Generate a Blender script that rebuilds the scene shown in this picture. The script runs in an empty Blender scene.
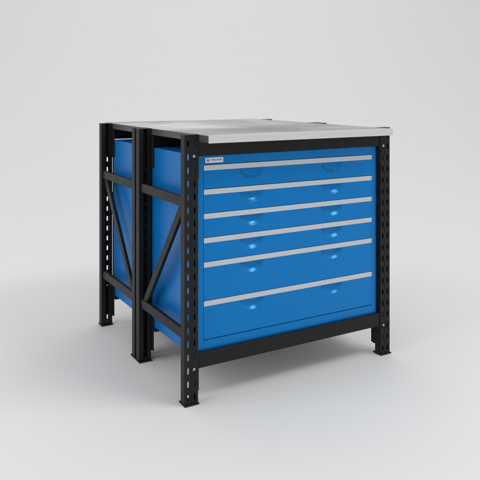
import bpy, bmesh, math
from mathutils import Vector, Matrix

# ------------------------------------------------------------------ camera
sc = bpy.context.scene
COL = sc.collection
YAW = 0.5233
cd = bpy.data.cameras.new('camera'); cam = bpy.data.objects.new('camera', cd); COL.objects.link(cam)
cam.location = (-0.8427, -1.7917, 0.9516)
cam.rotation_euler = (math.radians(90), 0, -YAW)
cd.sensor_width = 36; cd.lens = 657.8 / 480 * 36
cd.shift_y = -(240 - 90.92) / 480
cd.clip_start = 0.05; cd.clip_end = 200
sc.camera = cam

# ------------------------------------------------------------------ light
w = bpy.data.worlds.new('World'); sc.world = w; w.use_nodes = True
bg = w.node_tree.nodes['Background']
bg.inputs[0].default_value = (1.0, 0.998, 0.993, 1); bg.inputs[1].default_value = 0.65
sc.view_settings.view_transform = 'Standard'; sc.view_settings.look = 'None'
sc.view_settings.exposure = 0.0; sc.view_settings.gamma = 1.0


def area(name, loc, target, size, power, size_y=None):
    l = bpy.data.lights.new(name, 'AREA'); l.energy = power
    l.shape = 'RECTANGLE'; l.size = size; l.size_y = size_y or size
    o = bpy.data.objects.new(name, l); COL.objects.link(o)
    o.location = loc
    o.rotation_euler = (Vector(target) - Vector(loc)).to_track_quat('-Z', 'Y').to_euler()
    return o


area('overhead_panel', (2.4, 4.4, 8.0), (3.2, 5.8, 1.0), 7.0, 140)
area('key_softbox', (1.95, -1.75, 3.8), (0.45, 0.1, 0.5), 1.9, 56, 0.95)
area('left_fill', (-4.6, 0.6, 3.2), (0.0, 0.5, 0.2), 4.0, 95)

# ------------------------------------------------------------------ materials
def mat(name, color, rough=0.5, metal=0.0, noise=0.0, scale=60, stretch=(1, 1, 1), bump=0.0, bscale=900, rvar=0.0, spec=0.5, coat=0.0, world=False):
    m = bpy.data.materials.new(name); m.use_nodes = True
    nt = m.node_tree; b = nt.nodes['Principled BSDF']
    b.inputs['Base Color'].default_value = (*color, 1)
    b.inputs['Roughness'].default_value = rough; b.inputs['Metallic'].default_value = metal
    b.inputs['Specular IOR Level'].default_value = spec
    b.inputs['Coat Weight'].default_value = coat
    tc = nt.nodes.new('ShaderNodeTexCoord')
    if noise or rvar:
        mp = nt.nodes.new('ShaderNodeMapping'); mp.inputs['Scale'].default_value = stretch
        nt.links.new((nt.nodes.new('ShaderNodeNewGeometry').outputs['Position'] if world else tc.outputs['Object']), mp.inputs[0])
        n = nt.nodes.new('ShaderNodeTexNoise'); n.inputs['Scale'].default_value = scale; n.inputs['Detail'].default_value = 5
        nt.links.new(mp.outputs[0], n.inputs['Vector'])
        if noise:
            r = nt.nodes.new('ShaderNodeMapRange')
            r.inputs['From Min'].default_value = 0.3; r.inputs['From Max'].default_value = 0.7
            r.inputs['To Min'].default_value = 1 - noise; r.inputs['To Max'].default_value = 1 + noise
            nt.links.new(n.outputs[0], r.inputs[0])
            mx = nt.nodes.new('ShaderNodeVectorMath'); mx.operation = 'SCALE'
            mx.inputs[0].default_value = color
            nt.links.new(r.outputs[0], mx.inputs['Scale']); nt.links.new(mx.outputs[0], b.inputs['Base Color'])
        if rvar:
            r = nt.nodes.new('ShaderNodeMapRange')
            r.inputs['From Min'].default_value = 0.3; r.inputs['From Max'].default_value = 0.7
            r.inputs['To Min'].default_value = rough - rvar; r.inputs['To Max'].default_value = rough + rvar
            nt.links.new(n.outputs[0], r.inputs[0]); nt.links.new(r.outputs[0], b.inputs['Roughness'])
    if bump:
        n2 = nt.nodes.new('ShaderNodeTexNoise'); n2.inputs['Scale'].default_value = bscale; n2.inputs['Detail'].default_value = 2
        nt.links.new(tc.outputs['Object'], n2.inputs['Vector'])
        bp = nt.nodes.new('ShaderNodeBump'); bp.inputs['Strength'].default_value = bump; bp.inputs['Distance'].default_value = 0.0004
        nt.links.new(n2.outputs[0], bp.inputs['Height']); nt.links.new(bp.outputs[0], b.inputs['Normal'])
    return m


BLACK = mat('black_powder_coat', (0.013, 0.013, 0.013), 0.45, spec=0.2, bump=0.25, bscale=1400, rvar=0.04, scale=40)
BLUE = mat('blue_powder_coat', (0.0010, 0.166, 0.510), 0.22, spec=1.0)
BLUE.node_tree.nodes['Principled BSDF'].inputs['Specular Tint'].default_value = (0.14, 0.58, 1.0, 1)
SHELL = mat('blue_coat_shaded', (0.0013, 0.138, 0.44), 0.36, spec=0.5)  # same blue as the fronts, base darkened for the shade on the side panels
SHELL.node_tree.nodes['Principled BSDF'].inputs['Specular Tint'].default_value = (0.14, 0.58, 1.0, 1)
BOUNCE_GREY = mat('neutral_bounce_grey', (0.55, 0.55, 0.54), 0.5, 0.3, noise=0.06, scale=30)  # pale grey picked to bounce neutral light onto the floor
STEEL = mat('brushed_steel_painted_sheen', (0.64, 0.64, 0.635), 0.24, 1.0, noise=0.40, scale=1.4, stretch=(1.2, 1.5, 0.4), rvar=0.08, world=True)  # broad blotches in the colour stand for soft light and dark reflections
nt = STEEL.node_tree; pb = nt.nodes['Principled BSDF']
nt.links.new(pb.inputs['Base Color'].links[0].from_socket, pb.inputs['Specular Tint'])
LIP = mat('brightened_steel_lip', (0.84, 0.84, 0.835), 0.32, 1.0, noise=0.02, scale=20, stretch=(0.4, 8, 8))  # lighter copy of the top's steel, brighter light on the front edge painted in
ALU = mat('anodised_strip', (0.56, 0.61, 0.67), 0.38, 0.35, noise=0.02, scale=30, stretch=(1, 20, 20))
ZINC = mat('zinc_bolt', (0.45, 0.45, 0.45), 0.4, 1.0)
DARK = mat('dark_bolt', (0.05, 0.05, 0.05), 0.35, 0.6)
EDGE = mat('dark_grey_strip', (0.060, 0.062, 0.066), 0.40, noise=0.03, scale=40)
CAP = mat('black_plastic_cap', (0.010, 0.010, 0.010), 0.55)
WHITE = mat('white_sticker', (0.90, 0.89, 0.90), 0.4)
INK = mat('dark_blue_ink', (0.02, 0.03, 0.30), 0.5)
RED = mat('black_ink', (0.015, 0.012, 0.04), 0.5)
FLOOR = mat('studio_paper', (0.73, 0.729, 0.725), 0.75, noise=0.004, scale=3, spec=0.25)

# ------------------------------------------------------------------ helpers
def link(name, bm, m, parent=None, bevel=0.0, smooth=False, seg=2):
    me = bpy.data.meshes.new(name)
    bmesh.ops.remove_doubles(bm, verts=bm.verts, dist=1e-6)
    bmesh.ops.recalc_face_normals(bm, faces=bm.faces)
    if smooth:
        for f in bm.faces: f.smooth = True
    bm.to_mesh(me); bm.free()
    me.materials.append(m)
    o = bpy.data.objects.new(name, me); COL.objects.link(o)
    if parent: o.parent = parent
    if bevel:
        b = o.modifiers.new('bevel', 'BEVEL'); b.width = bevel; b.segments = seg
        b.limit_method = 'ANGLE'; b.angle_limit = math.radians(40); b.harden_normals = False
    return o


def box(bm, x0, x1, y0, y1, z0, z1):
    v = [bm.verts.new((x, y, z)) for x in (x0, x1) for y in (y0, y1) for z in (z0, z1)]
    for q in ((0, 1, 3, 2), (4, 6, 7, 5), (0, 4, 5, 1), (2, 3, 7, 6), (0, 2, 6, 4), (1, 5, 7, 3)):
        bm.faces.new([v[i] for i in q])


def prism(bm, pts, axis, a0, a1):
    """closed polygon extruded along an axis; pts are the two other coordinates in order"""
    def mk(p, a):
        c = [p[0], p[1]]; c.insert(axis, a); return bm.verts.new(c)
    A = [mk(p, a0) for p in pts]; B = [mk(p, a1) for p in pts]
    n = len(pts)
    bm.faces.new(A); bm.faces.new(B[::-1])
    for i in range(n):
        bm.faces.new((A[i], A[(i + 1) % n], B[(i + 1) % n], B[i]))


def bolt_bm(center, direction, r=0.0036, h=0.003):
    bm = bmesh.new()
    prof = [(r * 1.35, 0), (r * 1.35, h * .25), (r, h * .3), (r * .96, h * .75), (r * .7, h), (0.0001, h * 1.05)]
    n = 12; rings = []
    for rr, hh in prof:
        rings.append([bm.verts.new((rr * math.cos(2 * math.pi * k / n), rr * math.sin(2 * math.pi * k / n), hh)) for k in range(n)])
    for a, b in zip(rings, rings[1:]):
        for k in range(n): bm.faces.new((a[k], a[(k + 1) % n], b[(k + 1) % n], b[k]))
    bm.faces.new(rings[0][::-1]); bm.faces.new(rings[-1])
    q = Vector(direction).to_track_quat('Z', 'Y')
    bmesh.ops.transform(bm, matrix=Matrix.Translation(center) @ q.to_matrix().to_4x4(), verts=bm.verts)
    return bm


def empty(name, loc, rz=0):
    o = bpy.data.objects.new(name, None); COL.objects.link(o); o.empty_display_size = 0.1
    o.location = loc; o.rotation_euler = (0, 0, rz); return o


def kids(o): return [c for c in bpy.data.objects if c.parent == o]


def copy_tree(o, parent=None):
    c = o.copy(); COL.objects.link(c)
    if parent: c.parent = parent
    for ch in kids(o): copy_tree(ch, c)
    return c


# ------------------------------------------------------------------ setting: one seamless sheet of studio paper
def cove():
    bm = bmesh.new()
    prof = [(-9.0, 0.0), (-3, 0), (2.0, 0.0)]
    R = 7.0
    for k in range(1, 25):
        a = math.pi / 2 * k / 24
        prof.append((2.0 + R * math.sin(a), R * (1 - math.cos(a))))
    prof.append((9.0, 10.0))
    rows = []
    for d, z in prof:
        rows.append([bm.verts.new((s * math.cos(YAW) + d * math.sin(YAW), -s * math.sin(YAW) + d * math.cos(YAW), z)) for s in (-9, -4.5, 0, 4.5, 9)])
    for a, b in zip(rows, rows[1:]):
        for k in range(4): bm.faces.new((a[k], a[k + 1], b[k + 1], b[k]))
    o = link('floor', bm, FLOOR, smooth=True)
    o['kind'] = 'structure'; return o


cove()

# ------------------------------------------------------------------ workbench frame
W, D, H = 0.825, 0.4148, 0.8195
PZ, PITCH, NS = 0.024, 0.0404, 20
BT = 0.8170                       # top of the upright itself, the cap finishes it


def post_bm():
    """front left upright: slotted web facing -y, flanges and return lips behind"""
    bm = bmesh.new()
    t = 0.0018
    x0, x1, y0, y1 = 0.003, 0.047, 0.006, 0.034
    zb, zt = 0.004, BT
    cols = (0.0138, 0.0359)
    hw, hh, ch = 0.0032, 0.0100, 0.0024
    def web(y, flip):
        V = {}
        def v(x, z):
            k = (round(x, 6), round(z, 6))
            if k not in V: V[k] = bm.verts.new((x, y, z))
            return V[k]
        def face(*p):
            bm.faces.new([v(*q) for q in p])
        zr = [zb]
        for k in range(NS):
            c = PZ + k * PITCH
            zr += [c - hh - .004, c + hh + .004]
        zr.append(zt)
        cw = 0.0062
        xe = [x0, cols[0] - cw, cols[0] + cw, cols[1] - cw, cols[1] + cw, x1]
        holes = []
        for i in range(len(zr) - 1):
            z0, z1 = zr[i], zr[i + 1]
            for j in range(5):
                a, b = xe[j], xe[j + 1]
                if j in (1, 3) and i % 2 == 1:
                    cx, cz = cols[(j - 1) // 2], (z0 + z1) / 2
                    o = [(cx - hw + ch, cz - hh), (cx + hw - ch, cz - hh), (cx + hw, cz - hh + ch), (cx + hw, cz + hh - ch),
                         (cx + hw - ch, cz + hh), (cx - hw + ch, cz + hh), (cx - hw, cz + hh - ch), (cx - hw, cz - hh + ch)]
                    face((a, z0), (b, z0), o[1], o[0]); face((b, z0), o[2], o[1])
                    face((b, z0), (b, z1), o[3], o[2]); face((b, z1), o[4], o[3])
                    face((b, z1), (a, z1), o[5], o[4]); face((a, z1), o[6], o[5])
                    face((a, z1), (a, z0), o[7], o[6]); face((a, z0), o[0], o[7])
                    holes.append([v(*p) for p in o])
                else:
                    face((a, z0), (b, z0), (b, z1), (a, z1))
        return holes
    A = web(y0, False); B = web(y0 + t, True)
    for ha, hb in zip(A, B):
        for k in range(8):
            bm.faces.new((ha[k], ha[(k + 1) % 8], hb[(k + 1) % 8], hb[k]))
    # closed edges of the web and the pressed centre groove
    box(bm, x0 - .0008, x0 + t, y0 + .0008, y1, zb, zt)
    box(bm, x1 - t, x1 + .0008, y0 + .0008, y1, zb, zt)
    box(bm, x0 + t, 0.0185, y1 - t, y1 + .0002, zb, zt)
    box(bm, 0.0335, x1 - t, y1 - t, y1 + .0002, zb, zt)
    return bm


def groove_bm():
    bm = bmesh.new()
    prism(bm, [(0.0238, 0.0061), (0.0250, 0.0050), (0.0262, 0.0061)], 2, 0.008, 0.805)
    return bm


def mirror(bm, fx, fy):
    for v in bm.verts:
        if fx: v.co.x = W - v.co.x
        if fy: v.co.y = D - v.co.y
    if fx != fy: bmesh.ops.reverse_faces(bm, faces=bm.faces)
    return bm


def make_bench():
    root = empty('workbench', (0, 0, 0))
    for fx, fy in ((0, 0), (1, 0), (0, 1), (1, 1)):
        p = link('upright', mirror(post_bm(), fx, fy), BLACK, root)
        link('pressed_rib', mirror(groove_bm(), fx, fy), BLACK, p)
        bm = bmesh.new(); box(bm, 0.0, 0.049, 0.0, 0.0445, 0.0, 0.0045)
        link('foot_plate', mirror(bm, fx, fy), BLACK, p, bevel=0.0012)
        bm = bmesh.new(); box(bm, 0.0052, 0.0448, 0.0082, 0.0318, 0.0046, 0.012)
        link('foot_insert', mirror(bm, fx, fy), CAP, p)
        bm = bmesh.new(); box(bm, 0.0012, 0.0488, 0.0040, 0.0360, BT, H + .0002)
        link('end_cap', mirror(bm, fx, fy), CAP, p, bevel=0.001)
        for z in (0.7535, 0.1070):
            bm = bolt_bm((0.0335, 0.0060, z), (0, -1, 0))
            link('bolt', mirror(bm, fx, fy), ZINC, p, smooth=False)
    # cross beams with their hooked end brackets
    for fy in (0, 1):
        for up in (0, 1):
            bm = bmesh.new()
            if up:
                prism(bm, [(0.0085, 0.7535), (0.0206, 0.7535), (0.0206, 0.7570), (0.0400, 0.7570), (0.0400, 0.7955), (0.0085, 0.7955)], 0, 0.0512, W - .0512)
            else:
                prism(bm, [(0.0085, 0.1050), (0.0600, 0.1050), (0.0600, 0.1215), (0.0208, 0.1215), (0.0208, 0.1524), (0.0085, 0.1524)], 0, 0.0512, W - .0512)
            b = link('cross_beam', mirror(bm, 0, fy), BLACK, root, bevel=0.0016)
            for fx in (0, 1):
                bm = bmesh.new()
                z0, z1, c = (0.680, 0.7945, 0.004) if up else (0.0345, 0.1530, 0.004)
                prism(bm, [(0.0085, z0 + c), (0.030, z0 + c), (0.034, z0), (0.0520, z0 + .002), (0.0520, z1 - .003), (0.0490, z1), (0.0085, z1)], 0, 0.0482, 0.0511)
                box(bm, 0.0295, 0.0468, 0.0079, 0.0092, z0 + (0.0 if up else .011), .808 if up else z1)
                link('end_bracket', mirror(bm, fx, fy), BLACK, b, bevel=0.0006, seg=1)
    # side bracing: two rails and a diagonal on each end
    def channel(p0, p1, hgt, x, dep, t=0.0018):
        bm = bmesh.new()
        a, b = Vector((p0[0], p0[1])), Vector((p1[0], p1[1])); d = (b - a).normalized(); n = Vector((-d.y, d.x)) * hgt / 2
        def quad(q, xa, xb): prism(bm, [tuple(k) for k in q], 0, xa, xb)
        quad([a - n, b - n, b + n, a + n], x, x + t)
        k = n.normalized() * t
        quad([a - n, b - n, b - n + k, a - n + k], x + t + .0001, x + dep)
        quad([a + n - k, b + n - k, b + n, a + n], x + t + .0001, x + dep)
        return bm
    for fx in (0, 1):
        for z in (0.6130, 0.2085):
            r = link('side_rail', mirror(channel((0.0345, z), (0.3725, z), 0.030, 0.0080, 0.014), fx, 0), BLACK, root, bevel=0.0007, seg=1)
            link('rail_bolt', mirror(bolt_bm((0.0080, 0.0475, z - .004), (-1, 0, 0), r=0.0036), fx, 0), DARK, r)
            link('rail_bolt', mirror(bolt_bm((0.0105, D - .0342, z - .001), (0, -1, 0), r=0.0036), fx, 0), DARK, r)
        link('diagonal_brace', mirror(channel((0.0480, 0.6000), (0.3580, 0.2150), 0.027, 0.0125, 0.012), fx, 0), BLACK, root, bevel=0.0007, seg=1)
    # steel clad top between the uprights, overhanging at the front
    bm = bmesh.new(); box(bm, 0.0495, W - .0495, -0.0590, D - .0002, H - .0234, H)
    t = link('worktop', bm, STEEL, root, bevel=0.0014, seg=3)
    bm = bmesh.new(); box(bm, 0.0493, W - .0493, -0.0609, -0.0588, H - .0236, H + .0003)
    link('front_lip', bm, LIP, t, bevel=0.0009, seg=3)
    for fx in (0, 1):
        bm = bmesh.new(); box(bm, 0.0488, 0.0496, -0.0598, D - .0012, H - .0226, H - .0012)  # thin dark grey strip along each end of the top
        link('side_strip', mirror(bm, fx, 0), EDGE, t, bevel=0.0003, seg=1)
    return root


# ------------------------------------------------------------------ drawer cabinet
CX0, CX1, CY0, CY1, CZ0, CZ1 = 0.0530, 0.7720, 0.0220, 0.3880, 0.1218, 0.7515
DL, DR, ZT, SH, A = 0.0747, 0.7503, 0.7222, 0.0168, 0.075
GA, GB = 0.0475, 0.0355           # finger grip half width and height
GX = (0.2480, 0.5710)


def grip_bm(cx, zc):
    bm = bmesh.new()
    prof = [(1.0, 0.0), (0.985, 0.0004), (0.965, 0.0011), (0.90, 0.0033), (0.82, 0.0058), (0.74, 0.0080), (0.67, 0.0097), (0.635, 0.0103), (0.60, 0.0105), (0.5, 0.0106), (0.001, 0.0106)]
    n = 36; rings = []
    for r, d in prof:
        rings.append([bm.verts.new((cx - GA * r * math.cos(math.pi * k / n), CY0 + d, zc - GB * r * math.sin(math.pi * k / n))) for k in range(n + 1)])
    for a, b in zip(rings, rings[1:]):
        for k in range(n): bm.faces.new((a[k], a[k + 1], b[k + 1], b[k]))
    return bm


def make_cabinet():
    root = empty('drawer_cabinet', (0, 0, 0))
    bm = bmesh.new()
    f = CY0
    t = 0.0015
    # carcass: sides, top, bottom, back, each with its own sheet thickness
    box(bm, CX0, CX0 + t, f + .0015, CY1, CZ0, CZ1); box(bm, CX1 - t, CX1, f + .0015, CY1, CZ0, CZ1)
    box(bm, CX0 + t, CX1 - t, f + .0015, CY1, CZ1 - t, CZ1 - .0001)
    box(bm, CX0 + t, CX1 - t, CY1 - t, CY1 - .0001, CZ0 + t, CZ1 - t)
    link('cabinet_shell', bm, SHELL, root, bevel=0.0007, seg=2)
    bm = bmesh.new(); box(bm, CX0 + t + .0001, CX1 - t - .0001, f + .0165, CY1 - t - .0001, CZ0 + .0003, CZ0 + t)
    link('bounce_base_sheet', bm, BOUNCE_GREY, root)  # unseen underside, its grey added only for the bounce below the cabinet
    zb = ZT - 7.2 * A
    bm = bmesh.new()
    g = 0.0012
    box(bm, CX0, DL - g, f, f + .016, CZ0, CZ1); box(bm, DR + g, CX1, f, f + .016, CZ0, CZ1)
    box(bm, DL - g, DR + g, f + .0001, f + .016, ZT + g, CZ1 - .0001); box(bm, DL - g, DR + g, f + .0001, f + .016, CZ0 + .0001, zb - g)
    link('front_frame', bm, BLUE, root, bevel=0.0009, seg=2)
    z = ZT
    for k in range(6):
        h = A if k < 4 else 1.6 * A
        zt, z0 = z, z - h + .0014
        zs = zt - SH
        bm = bmesh.new()
        pts = [(DL, z0), (DR, z0), (DR, zs)]
        for cx in reversed(GX):
            pts += [(cx + GA * math.cos(math.pi * q / 36), zs - GB * math.sin(math.pi * q / 36)) for q in range(37)]
        pts.append((DL, zs))
        top = [(DL, zs)] + [p for p in reversed(pts[3:-1])] + [(DR, zs)]
        fr = [bm.verts.new((x, f, zz)) for x, zz in top]
        lo = [bm.verts.new((x, f, z0)) for x, zz in top]
        for q in range(len(top) - 1): bm.faces.new((fr[q], lo[q], lo[q + 1], fr[q + 1]))
        bk = [bm.verts.new((x, f + .0165, zz)) for x, zz in ((DL, z0), (DR, z0), (DR, zs), (DL, zs))]
        bm.faces.new(bk)
        bm.faces.new(lo + [bk[1], bk[0]]); bm.faces.new((lo[-1], fr[-1], bk[2], bk[1])); bm.faces.new((lo[0], fr[0], bk[3], bk[0]))
        d = link('drawer', bm, BLUE, root)
        # the tray behind the front
        bm = bmesh.new(); box(bm, DL + .02, DR - .02, f + .0168, CY1 - .02, z0 + .006, zt - .012)
        link('drawer_tray', bm, BLUE, d)
        bm = bmesh.new(); box(bm, DL, DR, f - .0012, f + .0164, zs, zt - .0004)
        link('handle_strip', bm, ALU, d, bevel=0.0008)
        for cx in GX: link('finger_grip', grip_bm(cx, zs), BLUE, d, smooth=True)
        z -= h
    return root


def sticker(root):
    x0, x1, z0, z1 = 0.0800, 0.1425, 0.7288, 0.7445
    bm = bmesh.new(); box(bm, x0, x1, CY0 - .0008, CY0 - .0001, z0, z1)
    s = link('sticker', bm, WHITE, root, bevel=0.0002, seg=1)
    yy = CY0 - .0012
    # round emblem: a dark ring open at the upper right with a blue arrow across it
    bm = bmesh.new(); cx, cz = x0 + .0092, (z0 + z1) / 2; n = 24
    for k in range(n):
        a0, a1 = 0.9 + 5.0 * k / n, 0.9 + 5.0 * (k + 1) / n
        prism(bm, [(cx + r * math.cos(a), cz + r * math.sin(a)) for r, a in ((.0052, a0), (.0052, a1), (.0034, a1), (.0034, a0))], 1, yy, yy + .0003)
    link('emblem_ring', bm, INK, s)
    bm = bmesh.new(); prism(bm, [(cx - .0040, cz - .0036), (cx - .0012, cz - .0008), (cx - .0036, cz + .0016)], 1, yy - .0002, yy + .0002)
    link('emblem_wedge', bm, RED, s)
    bm = bmesh.new(); prism(bm, [(cx + .0002, cz - .0022), (cx + .0058, cz + .0004), (cx + .0002, cz + .0030)], 1, yy - .0002, yy + .0002)
    link('emblem_arrow', bm, INK, s)
    bm = bmesh.new(); box(bm, x0 + .0172, x1 - .0040, yy, yy + .0003, cz - .0036, cz - .0030)
    link('underline', bm, INK, s)
    cu = bpy.data.curves.new('lettering', 'FONT'); cu.body = LETTERS; cu.size = 0.0072; cu.extrude = 0.00015; cu.offset = 0.0001
    to = bpy.data.objects.new('lettering_source', cu); COL.objects.link(to)
    bpy.context.view_layer.update()
    me = bpy.data.meshes.new_from_object(to.evaluated_get(bpy.context.evaluated_depsgraph_get()))
    bpy.data.objects.remove(to)
    xs = [v.co.x for v in me.vertices]; sx = (x1 - x0 - .0195) / (max(xs) - min(xs))
    for v in me.vertices:
        v.co = Vector((x0 + .0172 + (v.co.x - min(xs)) * sx, yy + .0001 - v.co.z, cz - .0014 + v.co.y))
    me.name = 'lettering'; me.materials.clear(); me.materials.append(INK)
    o = bpy.data.objects.new('lettering', me); COL.objects.link(o); o.parent = s


LETTERS = 'STEELWERK'
bench = make_bench()
bench['label'] = 'black slotted steel workbench standing in front, nearest to the viewer, around the six blue drawers'
bench['category'] = 'workbench'; bench['group'] = 'black steel workbenches standing back to back'
rear = copy_tree(bench)
rear.location = (W, 2 * D, 0); rear.rotation_euler = (0, 0, math.pi)
rear['label'] = 'black slotted steel workbench standing behind the front bench, its upright leftmost in view'

cab = make_cabinet()
cab2 = copy_tree(cab)
sticker(cab)
cab['label'] = 'blue steel cabinet showing six drawers with grey strips and a small white sticker'
cab['category'] = 'drawer cabinet'; cab['group'] = 'blue cabinets hung in the benches'
cab2['category'] = 'drawer cabinet'; cab2['group'] = 'blue cabinets hung in the benches'
cab2.location = (W, 2 * D, 0); cab2.rotation_euler = (0, 0, math.pi)
cab2['label'] = 'blue steel cabinet in the rear bench, only its plain side panel showing at the left'
